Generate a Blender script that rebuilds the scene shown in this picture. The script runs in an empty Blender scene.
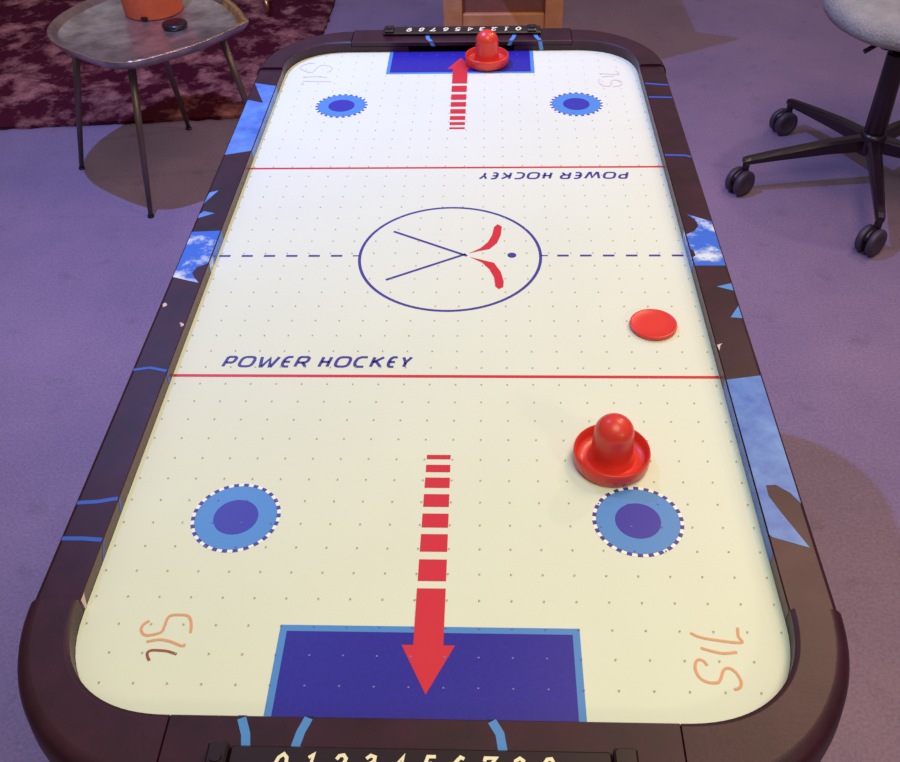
import bpy, bmesh, math, random
from mathutils import Vector, Matrix, noise
random.seed(7)
scn = bpy.context.scene
COL = scn.collection
PI = math.pi

# ------------------------------------------------------------------ camera
cam_d = bpy.data.cameras.new('camera'); cam = bpy.data.objects.new('camera', cam_d); COL.objects.link(cam)
cam_d.sensor_fit = 'HORIZONTAL'; cam_d.sensor_width = 36.0
cam_d.lens = 959.32 / 900 * 36.0
cam_d.clip_start = 0.02
RM = Matrix(((0.99923971, -0.00383158, 0.03879851),
             (0.03151503, 0.66524475, -0.74595993),
             (-0.0229523, 0.74661552, 0.66485973)))
m = RM.to_4x4(); m.translation = (0.04374, -0.92192, 1.40052)
cam.matrix_world = m
scn.camera = cam

# ------------------------------------------------------------------ world and lights
w = bpy.data.worlds.new('world'); scn.world = w; w.use_nodes = True
w.node_tree.nodes['Background'].inputs[0].default_value = (0.42, 0.38, 0.34, 1)
w.node_tree.nodes['Background'].inputs[1].default_value = 0.85

def lamp(name, kind, loc, target, col, power, size=0.1, spot=None):
    d = bpy.data.lights.new(name, kind); o = bpy.data.objects.new(name, d); COL.objects.link(o)
    o.location = loc
    o.rotation_euler = (Vector(target) - Vector(loc)).to_track_quat('-Z', 'Y').to_euler()
    d.color = col; d.energy = power
    if kind == 'AREA': d.shape = 'DISK'; d.size = size
    elif kind == 'SPOT':
        d.shadow_soft_size = size; d.spot_size = spot; d.spot_blend = 0.4
    else: d.shadow_soft_size = size
    return o
lamp('blue_spotlight', 'SPOT', (-0.78, 0.95, 2.5), (-0.45, 1.6, 0), (0.27, 0.38, 1.0), 265, 0.012, 2.15).data.spot_blend = 1.0
lamp('warm_spotlight', 'AREA', (1.75, -2.05, 1.95), (0, -0.2, 0.7), (1.0, 0.90, 0.55), 9, 0.30)
lamp('pink_spotlight', 'AREA', (1.75, 1.8, 2.5), (0.8, 0.6, 0), (1.0, 0.78, 0.74), 11, 0.12)
lamp('overhead_fill', 'AREA', (0.35, -0.9, 2.9), (0.1, -0.3, 0.7), (0.96, 0.97, 0.68), 32, 1.3)  # added soft warm fill over the board, no actual ceiling fixture
lamp('amber_sheen_fill', 'AREA', (1.05, 0.72, 2.6), (0.5, 0, 0.7), (1.0, 0.62, 0.38), 22, 0.7)  # unseen light added to put a warm sheen on the right rail caps
scn.view_settings.view_transform = 'Standard'
scn.view_settings.look = 'None'
scn.view_settings.gamma = 1
scn.view_settings.use_curve_mapping = False
scn.view_settings.exposure = -0.25

# ------------------------------------------------------------------ materials
def lin(c):
    f = lambda v: v/12.92 if v <= .04045 else ((v+.055)/1.055)**2.4
    return tuple(f(x/255) for x in c) + (1,)
def mat(name, rgb, rough=.5, metal=0, var=.0, scale=20, bump=0, bscale=60, rgb2=None, lo=.35, hi=.65, spec=.5, coat=0, rvar=0):
    m = bpy.data.materials.new(name); m.use_nodes = True
    nt = m.node_tree; b = nt.nodes['Principled BSDF']
    c = lin(rgb)
    b.inputs['Base Color'].default_value = c
    b.inputs['Roughness'].default_value = rough; b.inputs['Metallic'].default_value = metal
    b.inputs['Specular IOR Level'].default_value = spec; b.inputs['Coat Weight'].default_value = coat
    tc = nt.nodes.new('ShaderNodeTexCoord')
    if rgb2 or var:
        n = nt.nodes.new('ShaderNodeTexNoise'); n.inputs['Scale'].default_value = scale; n.inputs['Detail'].default_value = 8
        n.inputs['Roughness'].default_value = .62
        nt.links.new(tc.outputs['Object'], n.inputs['Vector'])
        r = nt.nodes.new('ShaderNodeValToRGB')
        r.color_ramp.elements[0].position = lo; r.color_ramp.elements[1].position = hi
        c2 = lin(rgb2) if rgb2 else tuple(min(1, x*(1+var)) for x in c[:3])+(1,)
        c1 = c if rgb2 else tuple(x*(1-var) for x in c[:3])+(1,)
        r.color_ramp.elements[0].color = c1; r.color_ramp.elements[1].color = c2
        nt.links.new(n.outputs[0], r.inputs[0]); nt.links.new(r.outputs[0], b.inputs['Base Color'])
    if rvar:
        n = nt.nodes.new('ShaderNodeTexNoise'); n.inputs['Scale'].default_value = 14; n.inputs['Detail'].default_value = 9
        nt.links.new(tc.outputs['Object'], n.inputs['Vector'])
        mr = nt.nodes.new('ShaderNodeMapRange'); mr.inputs[3].default_value = rough-rvar; mr.inputs[4].default_value = rough+rvar
        nt.links.new(n.outputs[0], mr.inputs[0]); nt.links.new(mr.outputs[0], b.inputs['Roughness'])
    if bump:
        n = nt.nodes.new('ShaderNodeTexNoise'); n.inputs['Scale'].default_value = bscale; n.inputs['Detail'].default_value = 6
        nt.links.new(tc.outputs['Object'], n.inputs['Vector'])
        bp = nt.nodes.new('ShaderNodeBump'); bp.inputs['Strength'].default_value = bump; bp.inputs['Distance'].default_value = .01
        nt.links.new(n.outputs[0], bp.inputs['Height']); nt.links.new(bp.outputs[0], b.inputs['Normal'])
    return m
M = {}
M['board'] = mat('white_laminate', (221, 227, 214), .55, var=.015, scale=6)
M['red'] = mat('red_print', (208, 38, 56), .4)
M['navy'] = mat('navy_print', (66, 58, 150), .4)
M['goalblue'] = mat('deep_blue_print', (38, 30, 158), .4, var=.12, scale=300)
M['skyblue'] = mat('light_blue_print', (78, 138, 214), .4)
M['spotblue'] = mat('dark_blue_print', (52, 48, 168), .4)
M['white'] = mat('white_print', (240, 240, 240), .4)
M['hole'] = mat('hole_grey', (170, 166, 140), .6)
M['holelight'] = mat('hole_pale', (120, 112, 190), .6)
M['marker'] = mat('orange_marker', (222, 160, 122), .6)
M['markerdark'] = mat('dark_marker', (150, 84, 66), .6)
M['markerfaint'] = mat('faded_marker', (216, 205, 206), .6)
M['rail'] = mat('black_vinyl', (47, 10, 30), .42, var=.35, scale=25, rvar=.08, spec=.42)
M['cap'] = mat('black_plastic', (49, 12, 32), .44, var=.25, scale=40, bump=.03, bscale=300, spec=.45)
M['liner'] = mat('rail_liner', (88, 64, 66), .4)
M['railblue'] = mat('rail_blue_print', (62, 102, 196), .42, rgb2=(98, 144, 218), scale=30)
M['stripe'] = mat('stripe_blue', (44, 88, 196), .42)
M['railcloud'] = mat('rail_cloud_print', (50, 104, 216), .36, rgb2=(214, 226, 240), scale=38, lo=.50, hi=.66)
M['chip'] = mat('bare_board_chip', (214, 190, 190), .7)
M['bar'] = mat('score_bar_black', (34, 16, 26), .32)
M['digit'] = mat('digit_white', (240, 232, 206), .5)
M['plastic_red'] = mat('red_plastic', (218, 54, 44), .34, coat=.1, var=.03, scale=30)
M['puck'] = mat('puck_red', (222, 52, 46), .35)
M['floor'] = mat('painted_concrete', (122, 102, 134), .7, var=.0, rgb2=(146, 119, 148), scale=2.2, lo=.3, hi=.7, bump=.12, bscale=120)
nt = M['floor'].node_tree; pb_ = nt.nodes['Principled BSDF']; src = pb_.inputs['Base Color'].links[0].from_socket
tcn = [n for n in nt.nodes if n.type == 'TEX_COORD'][0]
for sc_, lo_, hi_, dk in ((170, .30, .72, .80), (13, .60, .72, .84)):
    n_ = nt.nodes.new('ShaderNodeTexNoise'); n_.inputs['Scale'].default_value = sc_; n_.inputs['Detail'].default_value = 7
    nt.links.new(tcn.outputs['Object'], n_.inputs['Vector'])
    r_ = nt.nodes.new('ShaderNodeValToRGB'); r_.color_ramp.elements[0].position = lo_; r_.color_ramp.elements[1].position = hi_
    if sc_ > 100: r_.color_ramp.elements[0].color = (dk, dk, dk, 1); r_.color_ramp.elements[1].color = (1.12, 1.12, 1.12, 1)
    else: r_.color_ramp.elements[0].color = (1, 1, 1, 1); r_.color_ramp.elements[1].color = (dk, dk, dk, 1)
    mx = nt.nodes.new('ShaderNodeMix'); mx.data_type = 'RGBA'; mx.blend_type = 'MULTIPLY'; mx.inputs[0].default_value = 1
    nt.links.new(n_.outputs[0], r_.inputs[0]); nt.links.new(src, mx.inputs[6]); nt.links.new(r_.outputs[0], mx.inputs[7]); src = mx.outputs[2]
nt.links.new(src, pb_.inputs['Base Color'])
M['rug'] = mat('shaggy_maroon', (74, 16, 36), .95, rgb2=(186, 122, 118), scale=11, lo=.47, hi=.72, bump=1.0, bscale=90, spec=.1)
M['steel'] = mat('hammered_metal', (150, 132, 128), .30, metal=.85, rgb2=(206, 190, 184), scale=14, bump=.25, bscale=30)
M['rimmetal'] = mat('dull_rim_metal', (150, 122, 112), .34, metal=.8, var=.2, scale=20)
M['brass_and_glint'] = mat('brass_and_rim_glint', (206, 164, 112), .28, metal=.9)  # stool leg tips; also the highlight painted on the tray tip
M['legmetal'] = mat('leg_metal', (120, 104, 100), .4, metal=.7)
M['terracotta'] = mat('terracotta', (206, 92, 52), .7, var=.08, scale=40)
M['black'] = mat('black_gloss', (26, 12, 26), .3)
M['chairblack'] = mat('chair_black', (34, 14, 30), .32)
M['rubber'] = mat('caster_rubber', (62, 48, 66), .5)
M['chrome'] = mat('chrome', (225, 220, 220), .12, metal=1)
M['felt'] = mat('grey_upholstery', (156, 152, 148), .95, var=.12, scale=25, bump=.5, bscale=160)
M['wood'] = mat('oak_wood', (186, 118, 76), .5, rgb2=(206, 142, 98), scale=12)
M['panel'] = mat('brown_panel', (128, 74, 62), .6, var=.12, scale=50)

# ------------------------------------------------------------------ mesh helper
class MB:
    def __init__(s): s.v = []; s.f = []; s.mi = []; s.mats = []; s.sm = []
    def m(s, name):
        if name not in s.mats: s.mats.append(name)
        return s.mats.index(name)
    def face(s, pts, mt, smooth=False):
        b = len(s.v); s.v += [tuple(p) for p in pts]; s.f.append(list(range(b, b+len(pts)))); s.mi.append(s.m(mt)); s.sm.append(smooth)
    def grid(s, rings, mt, closed=True, smooth=True, caps=(False, False), loop=False):
        b = len(s.v); n = len(rings[0]); k = len(rings)
        for r in rings: s.v += [tuple(p) for p in r]
        for i in range(k if loop else k-1):
            a0 = b+i*n; a1 = b+((i+1) % k)*n
            for j in range(n if closed else n-1):
                q = (j+1) % n
                s.f.append([a0+j, a0+q, a1+q, a1+j]); s.mi.append(s.m(mt)); s.sm.append(smooth)
        if caps[0]: s.f.append([b+j for j in range(n)][::-1]); s.mi.append(s.m(mt)); s.sm.append(False)
        if caps[1]: s.f.append([b+(k-1)*n+j for j in range(n)]); s.mi.append(s.m(mt)); s.sm.append(False)
    def box(s, x0, x1, y0, y1, z0, z1, mt, bev=0.0):
        if bev <= 0:
            P = lambda x, y, z: (x, y, z)
            a = [(x0,y0),(x1,y0),(x1,y1),(x0,y1)]
            s.grid([[(x,y,z0) for x,y in a], [(x,y,z1) for x,y in a]], mt, smooth=False, caps=(True, True)); return
        def ring(i, z):
            o = bev
            return [(x0+i+o,y0+i,z),(x1-i-o,y0+i,z),(x1-i,y0+i+o,z),(x1-i,y1-i-o,z),(x1-i-o,y1-i,z),(x0+i+o,y1-i,z),(x0+i,y1-i-o,z),(x0+i,y0+i+o,z)]
        s.grid([ring(bev, z0), ring(0, z0+bev), ring(0, z1-bev), ring(bev, z1)], mt, smooth=False, caps=(True, True))
    def disc(s, x, y, r, z, mt, n=40, r0=0, a0=0, a1=2*PI):
        if r0 == 0:
            s.face([(x+r*math.cos(t*2*PI/n), y+r*math.sin(t*2*PI/n), z) for t in range(n)], mt)
        else:
            for t in range(n):
                b, c = a0+(a1-a0)*t/n, a0+(a1-a0)*(t+1)/n
                s.face([(x+r0*math.cos(b), y+r0*math.sin(b), z), (x+r*math.cos(b), y+r*math.sin(b), z),
                        (x+r*math.cos(c), y+r*math.sin(c), z), (x+r0*math.cos(c), y+r0*math.sin(c), z)], mt)
    def ribbon(s, pts, wd, z, mt, closed=False, wy=None):
        P = [Vector(p) for p in pts]; n = len(P); L = []; Rr = []
        for i in range(n):
            if closed: a = P[i-1]; c = P[(i+1) % n]
            else: a = P[max(i-1, 0)]; c = P[min(i+1, n-1)]
            d1 = (P[i]-a); d2 = (c-P[i])
            if d1.length < 1e-9: d1 = d2
            if d2.length < 1e-9: d2 = d1
            d1 = d1.normalized(); d2 = d2.normalized()
            t = (d1+d2)
            t = t.normalized() if t.length > 1e-6 else d1
            nn = Vector((-t.y, t.x)); k = 1/max(.5, abs(nn.dot(Vector((-d1.y, d1.x)))))
            ww = wd/2*k
            L.append(P[i]+nn*ww); Rr.append(P[i]-nn*ww)
        for i in range(n if closed else n-1):
            j = (i+1) % n
            s.face([(*Rr[i], z), (*Rr[j], z), (*L[j], z), (*L[i], z)], mt)
    def rod(s, a, b, ra, rb, mt, n=14):
        a = Vector(a); b = Vector(b); q = (b-a).to_track_quat('Z', 'Y')
        mk = lambda c, r: [c + q @ Vector((r*math.cos(t*2*PI/n), r*math.sin(t*2*PI/n), 0)) for t in range(n)]
        s.grid([mk(a, ra), mk(b, rb)], mt, caps=(True, True))
    def lathe(s, prof, mt, n=48, c=(0,0,0), R=None):
        rings = []
        for r, z in prof:
            ring = []
            for t in range(n):
                p = Vector((r*math.cos(t*2*PI/n), r*math.sin(t*2*PI/n), z))
                if R: p = R @ p
                ring.append(p+Vector(c))
            rings.append(ring)
        s.grid(rings, mt, caps=(True, True))
    def build(s, name, parent=None, recalc=True, loc=None):
        me = bpy.data.meshes.new(name); me.from_pydata(s.v, [], s.f)
        for k in s.mats: me.materials.append(M[k])
        for i, p in enumerate(me.polygons): p.material_index = s.mi[i]; p.use_smooth = s.sm[i]
        if recalc:
            bm = bmesh.new(); bm.from_mesh(me)
            bmesh.ops.recalc_face_normals(bm, faces=bm.faces)
            bm.to_mesh(me); bm.free()
        me.update()
        o = bpy.data.objects.new(name, me); COL.objects.link(o)
        if parent is not None:
            o.parent = parent
        if loc: o.location = loc
        return o
def smooth_angle(o, deg=35):
    bm = bmesh.new(); bm.from_mesh(o.data)
    bmesh.ops.remove_doubles(bm, verts=bm.verts, dist=1e-6)
    for e in bm.edges:
        if len(e.link_faces) == 2: e.smooth = e.calc_face_angle(0) < math.radians(deg)
    bm.to_mesh(o.data); bm.free()
    return o
def tag(o, label, cat, group=None):
    o['label'] = label; o['category'] = cat
    if group: o['group'] = group
    return o
def thing(name, label, cat, loc=(0,0,0), group=None):
    o = bpy.data.objects.new(name, None); COL.objects.link(o); o.location = loc; o.empty_display_size = .1
    return tag(o, label, cat, group)

# ------------------------------------------------------------------ floor
b = MB(); b.box(-7, 7, -5, 9, -.05, 0, 'floor'); fl = b.build('floor'); fl['kind'] = 'structure'
M['wall'] = mat('mauve_plaster', (196, 178, 186), .9, var=.05, scale=3)
for nm, bxx in (('wall_left', (-7.1, -7, -5, 9)), ('wall_right', (7, 7.1, -5, 9)), ('wall_back', (-7.1, 7.1, 9, 9.1)), ('wall_front', (-7.1, 7.1, -5.1, -5))):
    b = MB(); b.box(*bxx, 0, 3.2, 'wall'); o = b.build(nm); o['kind'] = 'structure'

# ------------------------------------------------------------------ air hockey table
U = .0254; ZS = .77
HW = 10.72*U; HL = .583; CX, CY = .177, .489; RX, RY = HW-.177, HL-CY
T = thing('air_hockey_table', 'black air hockey table with a white playing surface and blue flame art on its rails', 'air hockey table')

def sq(v, e=.86): return math.copysign(abs(v)**e, v)
def outline(ex=0.0):
    pts = []
    for sx, sy, a in ((1, 1, 0), (-1, 1, 90), (-1, -1, 180), (1, -1, 270)):
        for k in range(17):
            t = math.radians(a + 90*k/16)
            c, s_ = sq(math.cos(t)), sq(math.sin(t))
            pts.append((sx*CX+(RX+ex)*c, sy*CY+(RY+ex)*s_))
    return pts
pb = MB()
o1 = outline(-.0002)
pb.grid([[(x, y, ZS-.012) for x, y in o1], [(x, y, ZS) for x, y in o1]], 'board', smooth=False, caps=(True, True))
z1, z2, z3, z4 = ZS+.0002, ZS+.0004, ZS+.0006, ZS+.0008
# red lines
for s_ in (1, -1):
    y = s_*8.178*U
    pb.face([(-HW+.0005, y-.0020, z1), (HW-.0005, y-.0020, z1), (HW-.0005, y+.0020, z1), (-HW+.0005, y+.0020, z1)], 'red')
# centre circle and dashed line
OY = .0035
pb.disc(0, OY, 4.19*U, z1, 'navy', 96, 4.055*U)
x = -10.62*U
k = 0
while x < HW-.003:
    x1 = min(x+.52*U, HW-.001)
    if x1 < -4.1*U or x > 4.1*U:
        pb.face([(x, OY-.0018, z1), (x1, OY-.0018, z1), (x1, OY+.0018, z1), (x, OY+.0018, z1)], 'navy')
    x += 1.033*U
for sx in (1, -1):
    a, c = sorted((sx*4.15*U, sx*4.45*U))
    pb.face([(a, OY-.001, z1), (c, OY-.001, z1), (c, OY+.001, z1), (a, OY+.001, z1)], 'navy')
# crossed sticks
for st in ([(-0.0691, 0.0549), (0.0199, 0.003)], [(-0.0705, -0.0442), (0.0184, 0.007)]):
    pb.ribbon(st, .0034, z1, 'navy')
for bl in ([(0.0215, 0.008), (0.0353, 0.0191), (0.0439, 0.0319), (0.0488, 0.0465), (0.0511, 0.0641), (0.0556, 0.0705), (0.0606, 0.0651), (0.0592, 0.0464), (0.0545, 0.0293), (0.0459, 0.017), (0.0339, 0.013)],
           [(0.0228, 0.001), (0.0369, -0.0049), (0.0509, -0.0108), (0.0586, -0.0287), (0.0617, -0.0475), (0.0611, -0.0581), (0.0562, -0.0617), (0.0522, -0.0567), (0.0509, -0.0396), (0.0459, -0.0244), (0.0375, -0.0108)]):
    pb.face([(x, y, z1) for x, y in bl], 'red')
pb.disc(.0716, .0044, .0052, z1, 'navy', 24)
# goals, arrows, face-off spots, words: drawn at one end, turned half round for the other
def oval(n=16):
    pts = []
    for q in range(n):
        t = 2*PI*q/n+PI/n; e = .62
        c, s_ = math.cos(t), math.sin(t)
        pts.append((.5+.5*math.copysign(abs(c)**e, c), .5+.5*math.copysign(abs(s_)**e, s_)))
    return pts
GL = {
 'P': [([(0,0),(0,1)],0), ([(0,1),(.78,1),(.97,.9),(1,.72),(.93,.5),(.75,.4),(.08,.4)],0)],
 'O': [(oval(),1)],
 'W': [([(0,1),(.2,0),(.28,0),(.52,.85),(.72,0),(.8,0),(1,1)],0)],
 'E': [([(1,1),(.4,1),(.12,.88),(0,.62),(0,.38),(.12,.12),(.4,0),(1,0)],0), ([(.05,.5),(.9,.5)],0)],
 'R': [([(0,0),(0,1)],0), ([(0,1),(.78,1),(.97,.9),(1,.72),(.93,.52),(.75,.42),(.08,.42)],0), ([(.55,.42),(1,0)],0)],
 'H': [([(0,0),(0,1)],0), ([(1,0),(1,1)],0), ([(0,.5),(1,.5)],0)],
 'C': [([(1,1),(.4,1),(.12,.88),(0,.62),(0,.38),(.12,.12),(.4,0),(1,0)],0)],
 'K': [([(0,0),(0,1)],0), ([(.05,.45),(.95,1)],0), ([(.3,.58),(1,0)],0)],
 'Y': [([(0,1),(.5,.45),(1,1)],0), ([(.5,.45),(.5,0)],0)],
}
WORD = [('P',34,88),('O',100,174),('W',184,276),('E',290,338),('R',352,412),('H',458,508),('O',524,598),('C',608,668),('K',684,742),('E',756,800),('Y',812,862)]
ay = [-0.3158, -0.3213, -0.3281, -0.3371, -0.3437, -0.3559, -0.3632, -0.3778, -0.3853, -0.4006, -0.4077, -0.4262, -0.4341, -0.4557, -0.4631, -0.5150, -0.5560]
for f in (1, -1):
    q = lambda x, y, z: (f*x, f*y, z)
    gw, gy = 4.522*U, -19.62*U
    e = .22*U
    pb.face([q(-gw, -HL+.001, z1), q(gw, -HL+.001, z1), q(gw, gy, z1), q(-gw, gy, z1)], 'skyblue')
    pb.face([q(-gw+e, -HL+.001, z2), q(gw-e, -HL+.001, z2), q(gw-e, gy-e, z2), q(-gw+e, gy-e, z2)], 'goalblue')
    for i in range(0, 14, 2):
        h = .0108+.00005*i
        pb.face([q(-h, ay[i+1], z1), q(h, ay[i+1], z1), q(h, ay[i], z1), q(-h, ay[i], z1)], 'red')
    h = .0114
    pb.face([q(-h, ay[15], z3), q(h, ay[15], z3), q(h, ay[14], z3), q(-h, ay[14], z3)], 'red')
    pb.face([q(0, ay[16], z3), q(.0202, ay[15], z3), q(-.0202, ay[15], z3)], 'red')
    for sx in (1, -1):
        cx, cy = sx*6.748*U, f*-15.40*U; r = 1.51*U
        pb.disc(cx, cy, r*.92, z1, 'skyblue', 60)
        pb.disc(cx, cy, r*.5, z2, 'spotblue', 48)
        for k in range(26):
            a = 2*PI*k/26
            pb.disc(cx, cy, r, z1, 'navy', 3, r*.915, a, a+PI/26)
            pb.disc(cx, cy, r, z1, 'white', 3, r*.915, a+PI/26, a+2*PI/26)
    hgt = .0148
    for ch, a0, a1 in WORD:
        x0 = -.2253+(a0-30)/845*.1955; x1 = -.2253+(a1-30)/845*.1955
        for st, cl in GL[ch]:
            pts = [(f*(x0+(x1-x0-.0035)*u+hgt*.22*v), f*(-.1935+hgt*v)) for u, v in st]
            pb.ribbon(pts, .0033, z1, 'navy', closed=bool(cl))
# marker scrawls in the four corners
def spline(P, n=6):
    Q = [P[0]]+list(P)+[P[-1]]; out = []
    for i in range(1, len(Q)-2):
        p0, p1, p2, p3 = [Vector(Q[i+d]) for d in (-1, 0, 1, 2)]
        for t in range(n):
            t = t/n
            out.append(tuple(.5*((2*p1)+(p2-p0)*t+(2*p0-5*p1+4*p2-p3)*t*t+(3*p1-p0-3*p2+p3)*t**3)))
    return out+[P[-1]]
mk = {
 'NL': ([[(-0.2182, -0.4965), (-0.2216, -0.4996), (-0.2227, -0.5039), (-0.2202, -0.5081), (-0.2156, -0.5096), (-0.2067, -0.5068), (-0.2051, -0.5015), (-0.2047, -0.495), (-0.2027, -0.4915), (-0.1964, -0.4907), (-0.1897, -0.4913), (-0.1863, -0.4947), (-0.1842, -0.5011), (-0.1834, -0.5069)], [(-0.2155, -0.5153), (-0.2064, -0.5133), (-0.1979, -0.5145), (-0.1873, -0.5185), (-0.1853, -0.5167)], [(-0.2088, -0.5315), (-0.211, -0.5285), (-0.2121, -0.5245), (-0.2085, -0.5226), (-0.1984, -0.5231), (-0.1936, -0.5244), (-0.1896, -0.5257)]], 'marker'),
 'NR': ([[(0.2065, -0.5285), (0.2043, -0.5247), (0.2006, -0.5237), (0.1981, -0.527), (0.1973, -0.5325), (0.1996, -0.5389), (0.2047, -0.5422), (0.2113, -0.5424), (0.2141, -0.5397), (0.2178, -0.5321), (0.2219, -0.5304), (0.2261, -0.5336), (0.2286, -0.5405), (0.2271, -0.5458), (0.2225, -0.5478)], [(0.2041, -0.5136), (0.212, -0.5163), (0.2204, -0.518), (0.2304, -0.5168)], [(0.1984, -0.5006), (0.2042, -0.504), (0.2146, -0.5064), (0.2347, -0.5086), (0.2339, -0.5029), (0.2348, -0.4954)]], 'marker'),
 'FL': ([[(-0.2305, 0.5402), (-0.2411, 0.5405), (-0.2514, 0.5306), (-0.2512, 0.5219), (-0.2423, 0.5119), (-0.2312, 0.5075), (-0.226, 0.5226), (-0.22, 0.5337), (-0.2103, 0.5323), (-0.202, 0.5246), (-0.2018, 0.5147), (-0.2072, 0.5075)], [(-0.2423, 0.49), (-0.2218, 0.492), (-0.2047, 0.4881)], [(-0.2383, 0.4627), (-0.2391, 0.4756), (-0.2193, 0.4741), (-0.1967, 0.4736)]], 'markerfaint'),
 'FR': ([[(0.2123, 0.4751), (0.2105, 0.4658), (0.2136, 0.4542), (0.2211, 0.4495), (0.2275, 0.454), (0.2297, 0.4678), (0.2351, 0.4712), (0.2435, 0.4652), (0.2431, 0.456), (0.238, 0.4503), (0.2299, 0.4482)], [(0.216, 0.4822), (0.2262, 0.4843), (0.2352, 0.483)], [(0.2129, 0.4941), (0.226, 0.4927), (0.2431, 0.4911), (0.2393, 0.5044)]], 'markerfaint'),
}
for k_, (ss, mt) in mk.items():
    for i, st in enumerate(ss):
        st = spline(st)
        pb.ribbon(st, .0021 if mt == 'marker' else .0024, z2, 'markerdark' if (k_ == 'NL' and i == 2) else mt)
# air holes
gw, gy = 4.522*U, 19.62*U
for i in range(22):
    for j in range(-22, 23):
        x, y = (i-10.5)*U, (j+.33)*U
        if abs(y) > HL-.003: continue
        dx, dy = abs(x)-CX, abs(y)-CY
        if dx > 0 and dy > 0 and (dx/(RX-.002))**2.33+(dy/(RY-.002))**2.33 > 1: continue
        ing = abs(x) < gw and abs(y) > gy
        ins = min((abs(x)-6.748*U)**2+(abs(y)-15.4*U)**2, 9) < (1.5*U)**2
        pb.disc(x, y, .00085, z4, 'holelight' if ing or ins else 'hole', 8)
ps = pb.build('playing_surface', T, recalc=False)
# fix base board normals only: they are wound outward already

# side rails
ZT = .7835; RO = .3095
def side_rail(sx):
    b = MB(); L = .4885
    x = lambda d: sx*d
    prof = [(HW, ZS-.012), (HW, ZT-.001), (HW+.001, ZT), (RO-.004, ZT), (RO-.001, ZT-.0015), (RO, ZT-.005), (RO, .70), (RO-.02, .70), (RO-.02, ZS-.012)]
    b.grid([[(x(d), y, z) for d, z in prof] for y in (-L, L)], 'rail', smooth=False, caps=(True, True))
    zi = ZT+.0002
    xi = HW-.0002
    # inside face liner
    def inner(y0, y1, mt, zz0=ZS+.0009, zz1=ZT-.0004, off=.0, y2=None, y3=None):
        y2 = y0 if y2 is None else y2; y3 = y1 if y3 is None else y3
        b.face([(x(xi-off), y2, zz0), (x(xi-off), y3, zz0), (x(xi-off), y1, zz1), (x(xi-off), y0, zz1)], mt)
    inner(-L, L, 'liner')
    def poly(pts, mt, dz=0):
        pp = [(sx*min(max(abs(px), HW+.0008), RO-.003), py, zi+dz) for px, py in pts]
        b.face(pp, mt)
    if sx < 0:
        poly([(-0.3087, 0.4402), (-0.2729, 0.4304), (-0.2729, 0.231), (-0.309, 0.2204), (-0.3107, 0.3842), (-0.2824, 0.374)], 'railblue')
        poly([(-0.2949, 0.1293), (-0.3054, 0.124), (-0.3114, 0.1073), (-0.3097, 0.0978)], 'railblue')
        poly([(-0.2883, 0.0752), (-0.3026, 0.0803), (-0.3093, 0.0733), (-0.3101, 0.0642)], 'railblue')
        poly([(-0.3086, 0.0339), (-0.2729, 0.0365), (-0.2729, -0.0307), (-0.2841, -0.039), (-0.2868, -0.0496), (-0.2812, -0.0602), (-0.2747, -0.0688), (-0.3067, -0.0574)], 'railcloud')
        b.ribbon([(-0.3068, -0.215), (-0.2911, -0.2116), (-0.2732, -0.2164)], .0036, zi, 'stripe')
        b.ribbon([(-0.3068, -0.3884), (-0.289, -.3868), (-0.2732, -0.383)], .0042, zi, 'stripe')
        b.ribbon([(-0.3068, -0.4272), (-0.289, -.427), (-0.2732, -0.4282)], .0042, zi, 'stripe')
        inner(.231, .4304, 'railblue', off=.0002); inner(-.0307, .0365, 'railcloud', off=.0002)
        inner(-.385, -.381, 'stripe', off=.0002, y2=-.389, y3=-.385)
        inner(-.430, -.426, 'stripe', off=.0002, y2=-.441, y3=-.437)
        inner(-.222, -.216, 'stripe', off=.0002)
        inner(-.4875, -.480, 'chip', off=.0004, y2=-.4868, y3=-.4835)
        for px, py, r in ((-.3025, -.1087, .0024), (-.2752, -.1432, .0018), (-.2775, -.1405, .001)):
            b.face([(px+r*(1+.3*math.sin(5*a))*math.cos(a), py+r*1.5*(1+.3*math.cos(3*a))*math.sin(a), zi) for a in [k*2*PI/9 for k in range(9)]], 'chip')
    else:
        b.ribbon([(0.2736, 0.4286), (0.3065, 0.4229)], .0042, zi, 'stripe')
        b.ribbon([(0.2736, 0.384), (0.3065, 0.3818)], .0042, zi, 'stripe')
        b.ribbon([(0.2736, 0.2141), (0.3, 0.2125), (0.3065, 0.2088)], .0040, zi, 'stripe')
        poly([(0.2799, 0.0701), (0.3085, 0.0538), (0.3081, -0.0362), (0.2729, -0.0362), (0.2713, 0.0265), (0.284, 0.0342), (0.2901, 0.0459), (0.2878, 0.0579)], 'railcloud')
        poly([(0.2709, -0.0036), (0.2760, -0.0073), (0.2768, -0.0165), (0.2724, -0.0201)], 'rail', .0002)
        poly([(0.29, -0.0754), (0.3089, -0.0694), (0.3081, -0.0827)], 'skyblue')
        poly([(0.295, -0.129), (0.31, -0.1097), (0.309, -0.1307)], 'skyblue')
        poly([(0.2728, -0.174), (0.2792, -0.1713), (0.2765, -.1745), (0.2739, -0.1828)], 'chip')
        poly([(0.2724, -0.2264), (0.309, -0.2201), (0.3105, -0.3825), (0.3001, -0.3704), (0.2898, -0.3614), (0.2816, -0.3622), (0.2813, -0.374), (0.2877, -0.3921), (0.3024, -0.4288), (0.2752, -0.4185), (0.2715, -0.4161)], 'railblue')
        inner(-.4347, -.2264, 'railblue', off=.0002); inner(-.0307, .0365, 'railcloud', off=.0002)
    return b.build('side_rail', T, recalc=False)
def fix_normals(o):
    # turn the closed base solids outward without touching the thin print on top
    return o
side_rail(-1); side_rail(1)

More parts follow.
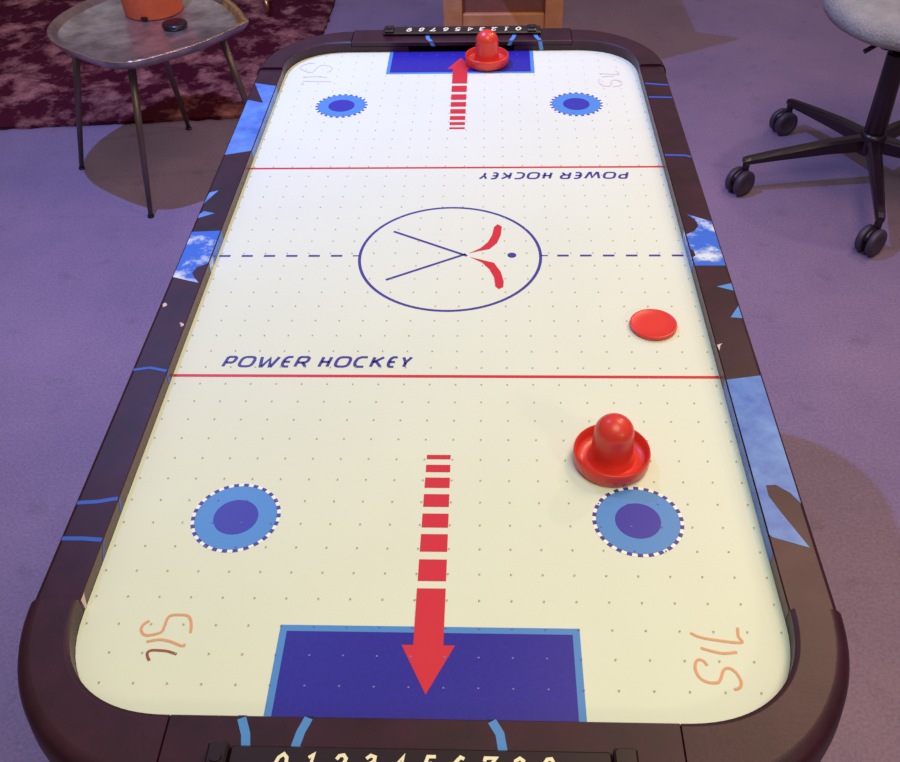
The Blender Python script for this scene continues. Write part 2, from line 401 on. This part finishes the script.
# corner caps
def corner_cap(sx, sy):
    b = MB(); rings = []
    AX, AY = .1365, .147
    def sec(c, s_, ex=0):
        c2, s2 = sq(c), sq(s_)
        ix, iy = CX+RX*c2, CY+RY*s2
        def o(d): return CX+(AX+d)*c, CY+(AY+d)*s_
        zc = .787
        pts = [(ix, iy, ZS-.012), (ix, iy, zc-.002)]
        nx, ny = CX+(RX+.003)*c2, CY+(RY+.003)*s2
        pts.append((nx, ny, zc)); pts.append((CX+(RX+.0038)*c2, CY+(RY+.0038)*s2, zc))
        for d, z in ((-.0125, zc), (-.0118, zc), (-.009, zc-.0008), (-.005, zc-.003), (-.002, zc-.0065), (0, zc-.012), (.0015, zc-.03), (0, .712), (-.004, .70), (-.02, .70), (-.02, ZS-.012)):
            px, py = o(d); pts.append((px, py, z))
        return [(sx*px, sy*py, z) for px, py, z in pts]
    for k in range(25):
        t = PI/2*k/24; rings.append(sec(math.cos(t), math.sin(t)))
    b.grid(rings, 'cap', smooth=True, caps=(True, True))
    return smooth_angle(b.build('corner_cap', T), 50)
for sx in (-1, 1):
    for sy in (-1, 1): corner_cap(sx, sy)

# end rails with the goal slot and painted stripes, score bars on top
def digit_strokes(ch):
    D = {'0': [([(.5,1),(.15,.8),(.05,.5),(.15,.2),(.5,0),(.85,.2),(.95,.5),(.85,.8)],1)],
     '1': [([(.2,.82),(.55,1),(.55,0)],0), ([(.2,0),(.9,0)],0)],
     '2': [([(.1,.75),(.25,.95),(.6,1),(.9,.8),(.8,.5),(.1,.02),(.95,.02),(.97,.2)],0)],
     '3': [([(.1,.82),(.4,1),(.8,.92),(.82,.68),(.45,.53),(.88,.38),(.85,.1),(.4,0),(.05,.15)],0)],
     '4': [([(.7,0),(.7,1),(.05,.3),(1,.3)],0), ([(.5,0),(.95,0)],0)],
     '5': [([(.92,1),(.25,1),(.15,.56),(.6,.62),(.92,.4),(.8,.1),(.4,0),(.05,.12)],0)],
     '6': [([(.85,.9),(.5,1),(.15,.7),(.08,.35),(.3,.03),(.65,.0),(.92,.28),(.75,.55),(.4,.58),(.12,.38)],0)],
     '7': [([(.08,.78),(.1,.98),(.98,.98),(.5,.4),(.42,0)],0)],
     '8': [([(.5,1),(.18,.85),(.2,.62),(.5,.53),(.85,.35),(.82,.1),(.5,0),(.15,.1),(.12,.35),(.5,.53),(.8,.66),(.82,.87)],1)],
     '9': [([(.88,.62),(.6,.42),(.25,.45),(.08,.7),(.3,.97),(.65,1),(.9,.75),(.85,.35),(.6,.05),(.15,.05)],0)]}
    return D[ch]
def end_rail(f):
    b = MB(); X = .1768
    bx = lambda x0, x1, y0, y1, z0, z1, mt, bv=0: b.box(*sorted((f*x0, f*x1)), *sorted((f*y0, f*y1)), z0, z1, mt, bv)
    zt = .7862
    bx(-X, X, -.634, -HL, .7786, zt, 'rail', .0010)
    bx(-X, -.085, -.634, -HL, .70, .7785, 'rail'); bx(.085, X, -.634, -HL, .70, .7785, 'rail')
    bx(-.0845, .0845, -.634, -.606, .70, .7784, 'bar'); bx(-.0845, .0845, -.6055, -HL-.0005, .70, ZS-.006, 'bar')
    zi = zt+.0002
    for pts in ([(-0.1257, -0.5853), (-0.1207, -0.597), (-0.1189, -.6065)], [(-0.079, -0.5844), (-0.083, -0.5948), (-0.0854, -.6065)], [(0.0479, -0.5844), (0.0533, -0.5937), (0.0553, -.6065)]):
        b.ribbon([(f*x, f*y) for x, y in pts], .0062, zi, 'skyblue')
        x0 = pts[0][0]; dx = (pts[0][0]-pts[1][0])*.6
        zb = ZS+.001 if x0 < -.1 else .779
        b.face([(f*(x0+dx-.0031), f*(-HL+.0004), zb), (f*(x0+dx+.0031), f*(-HL+.0004), zb), (f*(x0+.0031), f*(-HL+.0004), zt-.001), (f*(x0-.0031), f*(-HL+.0004), zt-.001)], 'skyblue')
    b.build('end_rail', T, recalc=False)
    # score bar
    s = MB(); Y0, Y1, zb = .607, .634, .7912
    sb = lambda x0, x1, y0, y1, z0, z1, mt, bv=0: s.box(*sorted((f*x0, f*x1)), *sorted((f*y0, f*y1)), z0, z1, mt, bv)
    sb(-.128, .1275, -Y1, -Y0, zt+.0003, zb, 'bar', .0015)
    for i in range(10):
        xc = -.0928+.01965*i
        for st, cl in digit_strokes(str(i)):
            pts = [(f*(xc-.0042+.0078*u+.0022*v), f*(-.6258+.0125*v)) for u, v in st]
            s.ribbon(pts, .0024, zb+.0003, 'digit', closed=bool(cl))
    bar = s.build('score_bar', T, recalc=False)
    for x0, x1 in (((-.1425, -.1285), (.128, .144)) if f > 0 else ((-.121, -.106), (.110, .125))):
        k = MB(); k.box(*sorted((f*x0, f*x1)), *sorted((-f*.630, -f*.606)), zt+.0003 if abs(x0) > .1275 and x0 != .110 else zb+.0002, zb+.004, 'bar', .0015)
        k.rod((f*(x0+x1)/2, -f*.618, zb+.003), (f*(x0+x1)/2, -f*.618, zb+.006), .0045, .004, 'bar')
        k.build('score_slider', bar)
end_rail(1); end_rail(-1)

b = MB(); b.box(-.268, .268, -.60, .60, .62, .699, 'bar'); b.build('apron', T)
for sx in (-1, 1):
    for sy in (-1, 1):
        b = MB()
        rr = lambda cx, cy, h, z: [(cx-h, cy-h, z), (cx+h, cy-h, z), (cx+h, cy+h, z), (cx-h, cy+h, z)]
        b.grid([rr(sx*.225, sy*.52, .030, .012), rr(sx*.225, sy*.52, .036, .35), rr(sx*.225, sy*.52, .040, .6195)], 'bar', smooth=False, caps=(True, True))
        l = b.build('leg', T)
        b = MB(); b.rod((sx*.225, sy*.52, 0), (sx*.225, sy*.52, .0119), .03, .028, 'bar'); b.build('levelling_foot', l)

# ------------------------------------------------------------------ mallets and puck
def mallet(x, y, label):
    t = thing('air_hockey_mallet', label, 'mallet', (x, y, ZS+.0009), 'red mallets')
    b = MB()
    b.lathe([(.030, 0), (.0325, .0006), (.0338, .003), (.0342, .012), (.0338, .0142), (.0328, .0148), (.0316, .0138), (.0308, .0072), (.0295, .0052), (.022, .0048)], 'plastic_red', 64)
    smooth_angle(b.build('rim', t), 60)
    b = MB()
    pr = [(.0212, .0050), (.0200, .0066), (.0188, .012), (.0180, .024), (.0176, .031), (.0174, .0335)]
    for k in range(0, 13):
        a = PI/2*k/12; pr.append((max(.0174*math.cos(a), .0002), .0357+.0165*math.sin(a)))
    b.lathe(pr, 'plastic_red', 48)
    smooth_angle(b.build('knob', t), 60)
    return t
mallet(.1548, -.322, 'red plastic mallet touching the near right blue face-off spot')
mallet(.0412, .535, 'red plastic mallet standing in the far blue goal area')
b = MB()
b.lathe([(.0225, 0), (.0243, .0006), (.0247, .0025), (.0243, .0042), (.0232, .0046), (.0224, .0041), (.012, .0040), (.0005, .0040)], 'puck', 64)
pk = smooth_angle(b.build('puck', None, loc=(.217, -.128, ZS+.0009)), 40)
tag(pk, 'flat red disc lying on the white surface near the right rail', 'puck')

# ------------------------------------------------------------------ rug
def rug():
    b = MB(); nx, ny = 150, 150
    c00, c10, c11, c01 = Vector((-3.6, 1.65)), Vector((-.575, 1.925)), Vector((-.55, 4.7)), Vector((-3.6, 4.7))
    rows = []
    for j in range(ny+1):
        v = (j/ny)**1.6; r = []
        for i in range(nx+1):
            u = 1-(1-i/nx)**1.6
            p = c00.lerp(c10, u).lerp(c01.lerp(c11, u), v)
            q = Vector((p.x*9, p.y*9, 0)); h = .022+.012*noise.noise(q)+.008*noise.noise(q*5)
            ed = min(v*12, (1-u)*14, 1)
            h = .006+h*min(1, max(0, ed)*1.5+.25)
            d = .010*noise.noise(Vector((p.x*30, p.y*30, 3)))
            r.append((p.x+(d if u > .99 else 0), p.y+(d if v < .01 else 0), h))
        rows.append(r)
    b.grid(rows, 'rug', closed=False)
    border = [rows[0][i] for i in range(nx+1)] + [rows[j][nx] for j in range(1, ny+1)] + [rows[ny][i] for i in range(nx-1, -1, -1)] + [rows[j][0] for j in range(ny-1, 0, -1)]
    b.grid([[(x, y, .001) for x, y, z in border], border], 'rug', smooth=True)
    b.face([(x, y, .001) for x, y, z in border][::-1], 'rug')
    o = b.build('shaggy_rug', recalc=False); tag(o, 'shaggy mottled maroon and pink rug on the floor behind the side table', 'rug')
rug()

# ------------------------------------------------------------------ side table with tray top
ST = thing('tray_side_table', 'low side table with a battered metal leaf-shaped tray top on thin splayed legs', 'side table', (-.87, 1.6, 0))
def L(p): return (p[0]+.87, p[1]-1.6, p[2])
ctrl = [(-1.103,1.535),(-1.085,1.465),(-1.043,1.405),(-.978,1.352),(-.90,1.303),(-.838,1.287),(-.778,1.312),(-.675,1.40),(-.618,1.478),(-.584,1.532),(-.579,1.546),(-.588,1.562),(-.622,1.635),(-.676,1.715),(-.77,1.80),(-.87,1.85),(-.97,1.815),(-1.045,1.725),(-1.092,1.625)]
def catmull(P, n=8):
    out = []
    k = len(P)
    for i in range(k):
        p0, p1, p2, p3 = [Vector(P[(i+d) % k]) for d in (-1, 0, 1, 2)]
        for t in range(n):
            t = t/n
            out.append(.5*((2*p1)+(p2-p0)*t+(2*p0-5*p1+4*p2-p3)*t*t+(3*p1-p0-3*p2+p3)*t**3))
    return out
cur = catmull(ctrl); cen = Vector((-.85, 1.56))
zt = .455
b = MB()
def tr(s_, z): return [L((*(cen+(p-cen)*s_), z)) for p in cur]
b.grid([tr(.82, zt-.032), tr(.93, zt-.026), tr(.99, zt-.008), tr(1.0, zt-.002), tr(.995, zt)], 'steel')
rim = [tr(.995, zt), tr(.975, zt+.0015), tr(.945, zt-.002), tr(.905, zt-.013)]
for r0, r1 in zip(rim, rim[1:]):
    n = len(r0)
    for q in range(n):
        k = (q+1) % n
        tip_glint = cur[q].x > -.66 and cur[q].y > 1.5  # brass faces at the tip paint in the bright rim highlight
        b.face([r0[q], r0[k], r1[k], r1[q]], 'brass_and_glint' if tip_glint else 'rimmetal', True)
b.grid([tr(.905, zt-.013), tr(.86, zt-.019), tr(.4, zt-.0195), tr(.02, zt-.0195)], 'steel', caps=(False, True))
b.face(tr(.82, zt-.032)[::-1], 'steel')
smooth_angle(b.build('tray_top', ST), 60)
for (ft, tp) in (((-1.163, 1.592), (-1.05, 1.55)), ((-.883, 1.324), (-.862, 1.41)), ((-.60, 1.60), (-.67, 1.57)), ((-.90, 1.84), (-.90, 1.72))):
    b = MB()
    a = Vector((*ft, .004)); t = Vector((*tp, zt-.0325))
    b.rod(L(a), L(t), .0065, .011, 'legmetal'); 
    lg = b.build('leg', ST)
    b = MB(); b.rod(L((ft[0], ft[1], 0)), L((ft[0], ft[1], .006)), .009, .009, 'black'); b.build('foot_pad', lg)
# cup on the tray
zf = zt-.0193
b = MB()
prof = [(.070, 0), (.0765, .002), (.078, .006), (.084, .10), (.087, .14), (.082, .14), (.079, .10), (.073, .01), (.0005, .009)]
b.lathe(prof, 'terracotta', 56)
b.box(-.012, .005, -.083, -.070, .004, .012, 'black')
pot = smooth_angle(b.build('terracotta_pot', None, loc=(-.866, 1.672, zf)), 40)
tag(pot, 'round orange terracotta pot standing on the metal tray table', 'pot')
b = MB(); b.lathe([(.022, 0), (.031, .002), (.0335, .008), (.031, .013), (.02, .0145), (.0005, .0145)], 'black', 40)
bl = b.build('round_lid', None, loc=(-.779, 1.553, zf)); tag(bl, 'small round black lid lying beside the orange pot on the tray', 'lid')

# ------------------------------------------------------------------ stool behind the side table
SL = thing('stool', 'stool with thin dark legs and pale tips standing on the shaggy rug', 'stool', (-.92, 2.82, 0.047))
for a in (-45, 45, 135, 225):
    c, s_ = math.cos(math.radians(a)), math.sin(math.radians(a))
    b = MB(); b.rod((.18*c, .18*s_, .045), (.13*c, .13*s_, .42), .007, .010, 'chairblack'); lg = b.build('leg', SL)
    b = MB(); b.rod((.186*c, .186*s_, 0), (.18*c, .18*s_, .0449), .0065, .0072, 'brass_and_glint'); b.build('leg_tip', lg)
b = MB(); b.lathe([(.15, .4205), (.18, .428), (.185, .445), (.18, .458), (.15, .465), (.001, .467)], 'wood', 40); b.build('seat', SL)

# ------------------------------------------------------------------ office chair
hx, hy = 1.083, 1.486
OC = thing('office_chair', 'swivel office chair with black five-star base on casters and pale grey upholstered seat', 'office chair', (hx, hy, 0))
RB = .338; WR = .036
def caster(ang, sw, parent):
    c, s_ = math.cos(ang), math.sin(ang)
    tx, ty = RB*c, RB*s_
    cd = Vector((math.cos(sw), math.sin(sw), 0)); ax = Vector((-cd.y, cd.x, 0))
    wc = Vector((tx, ty, WR)) + cd*.012
    b = MB(); b.rod((tx, ty, WR*1.3), (tx, ty, .100), .009, .010, 'chairblack')
    # hood over the two wheels
    rings = []
    for k in range(9):
        a = math.radians(20+140*k/8)
        d = cd*math.cos(a)+Vector((0, 0, 1))*math.sin(a)
        rings.append([wc+d*(WR+.0005)+ax*u for u in (-.005, .005)] + [wc+d*(WR*.4)+ax*u for u in (.005, -.005)])
    b.grid(rings, 'chairblack', caps=(True, True))
    cs = b.build('caster', parent)
    R = ax.to_track_quat('Z', 'Y').to_matrix()
    for q in (-1, 1):
        w_ = MB(); off = wc+ax*(q*.0155)
        w_.lathe([(WR*.5, -.0095), (WR*.93, -.0085), (WR, -.005), (WR, .004), (WR*.9, .0085), (WR*.55, .0095), (WR*.5, .007), (.001, .007)] if q > 0 else
                 [(.001, -.007), (WR*.5, -.007), (WR*.55, -.0095), (WR*.9, -.0085), (WR, -.004), (WR, .005), (WR*.93, .0085), (WR*.5, .0095)], 'rubber', 36, c=off, R=R)
        w_.build('wheel', cs)
for k, ang in enumerate((186.5, 258.5, 330.5, 42.5, 114)):
    a = math.radians(ang); d = Vector((math.cos(a), math.sin(a), 0)); n = Vector((-d.y, d.x, 0))
    b = MB(); rings = []
    for r, zt_, h, wd in ((.028, .150, .042, .018), (.12, .142, .036, .0165), (.25, .122, .026, .0145), (RB-.006, .108, .020, .0125), (RB+.010, .104, .014, .010)):
        p = d*r
        rings.append([p+n*wd*.55+Vector((0,0,zt_)), p+n*wd+Vector((0,0,zt_-.007)), p+n*wd*.8+Vector((0,0,zt_-h)), p-n*wd*.8+Vector((0,0,zt_-h)), p-n*wd+Vector((0,0,zt_-.007)), p-n*wd*.55+Vector((0,0,zt_))])
    b.grid(rings, 'chairblack', smooth=False, caps=(True, True))
    b.build('base_arm', OC)
    caster(a, math.radians((215, 220, 300, 30, 200)[k]), OC)
b = MB(); b.lathe([(.024, .095), (.034, .10), (.036, .148), (.032, .158), (.028, .160)], 'chairblack', 32); smooth_angle(b.build('hub', OC), 45)
b = MB(); b.lathe([(.0265, .1605), (.028, .165), (.0255, .375), (.022, .377)], 'chairblack', 32); cl_ = smooth_angle(b.build('gas_column', OC), 45)
b = MB(); b.lathe([(.014, .3775), (.014, .41)], 'chrome', 24); b.build('piston', cl_)
b = MB(); b.box(-.07, .10, -.06, .06, .405, .435, 'chairblack', .008); mc = b.build('seat_mechanism', OC)
b = MB(); b.rod((-.065, -.03, .415), (-.10, -.035, .395), .006, .006, 'chairblack'); b.build('lever', mc)
# seat: thick soft cushion
b = MB(); sc = Vector((.095, .055)); rings = []
def se(t, rx, ry, e=.85):
    c, s_ = math.cos(t), math.sin(t)
    return Vector((rx*math.copysign(abs(c)**e, c), ry*math.copysign(abs(s_)**e, s_)))
for k_, z in ((.55, .4355), (.86, .437), (.97, .449), (1.0, .468), (.985, .488), (.92, .503), (.75, .510), (.4, .506), (.02, .503)):
    ring = []
    for q in range(72):
        p = se(2*PI*q/72, .280*k_, .265*k_)
        ring.append((sc.x+p.x, sc.y+p.y, z+(.006*noise.noise(Vector((p.x*8, p.y*8, z*8))))))
    rings.append(ring)
b.grid(rings, 'felt', caps=(True, True)); b.build('seat', OC)
b = MB(); rings = []
for k in range(13):
    z = .56+.4*k/12; rr = .22*(1-.25*abs(k-6)/6); 
    ring = []
    for q in range(32):
        t = 2*PI*q/32; y_ = rr*math.cos(t)*1.0; x_ = .028*math.sin(t) - y_*y_*.9
        ring.append((sc.x+.25+x_+.05*(z-.56), sc.y+y_, z))
    rings.append(ring)
b.grid(rings, 'felt', caps=(True, True)); b.build('backrest', OC)
b = MB(); b.rod((.105, .055, .42), (.33, .055, .42), .014, .014, 'chairblack'); b.rod((.33, .055, .42), (.395, .055, .62), .014, .012, 'chairblack'); b.build('back_bracket', OC)

# ------------------------------------------------------------------ wooden cabinet behind the far end
WC = thing('wooden_cabinet', 'small wooden cabinet with a brown framed panel behind the far end of the hockey table', 'cabinet', (.09, 2.4, 0))
x0, x1, y0, y1, H = -.194, .194, -.2, .2, .70
b = MB()
for xa, xb in ((x0, x0+.062), (x1-.058, x1)):
    for ya, yb in ((y0, y0+.05), (y1-.05, y1)): b.box(xa, xb, ya, yb, 0, H, 'wood', .003)
b.box(x0+.0621, x1-.0581, y0+.004, y0+.045, .10, .214, 'wood', .004)
b.box(x0+.0621, x1-.0581, y0+.004, y0+.045, .62, H, 'wood', .004)
b.build('frame', WC)
b = MB(); b.box(x0+.062, x1-.058, y0+.020, y0+.030, .2145, .6195, 'panel'); b.build('front_panel', WC)
for xa in (x0+.01, x1-.025):
    b = MB(); b.box(xa, xa+.015, y0+.051, y1-.051, .10, H, 'wood'); b.build('side_panel', WC)
b = MB()
top = [(-.11, -.60), (.355, -.343), (.25, -.30), (.24, .22), (-.26, .22), (-.26, -.215)]  # out-of-view overhang, outline shaped to cast the shadow on the floor
b.grid([[(x, y, H+.0005) for x, y in top], [(x, y, H+.03) for x, y in top]], 'wood', smooth=False, caps=(True, True)); b.build('cabinet_shadow_top', WC)
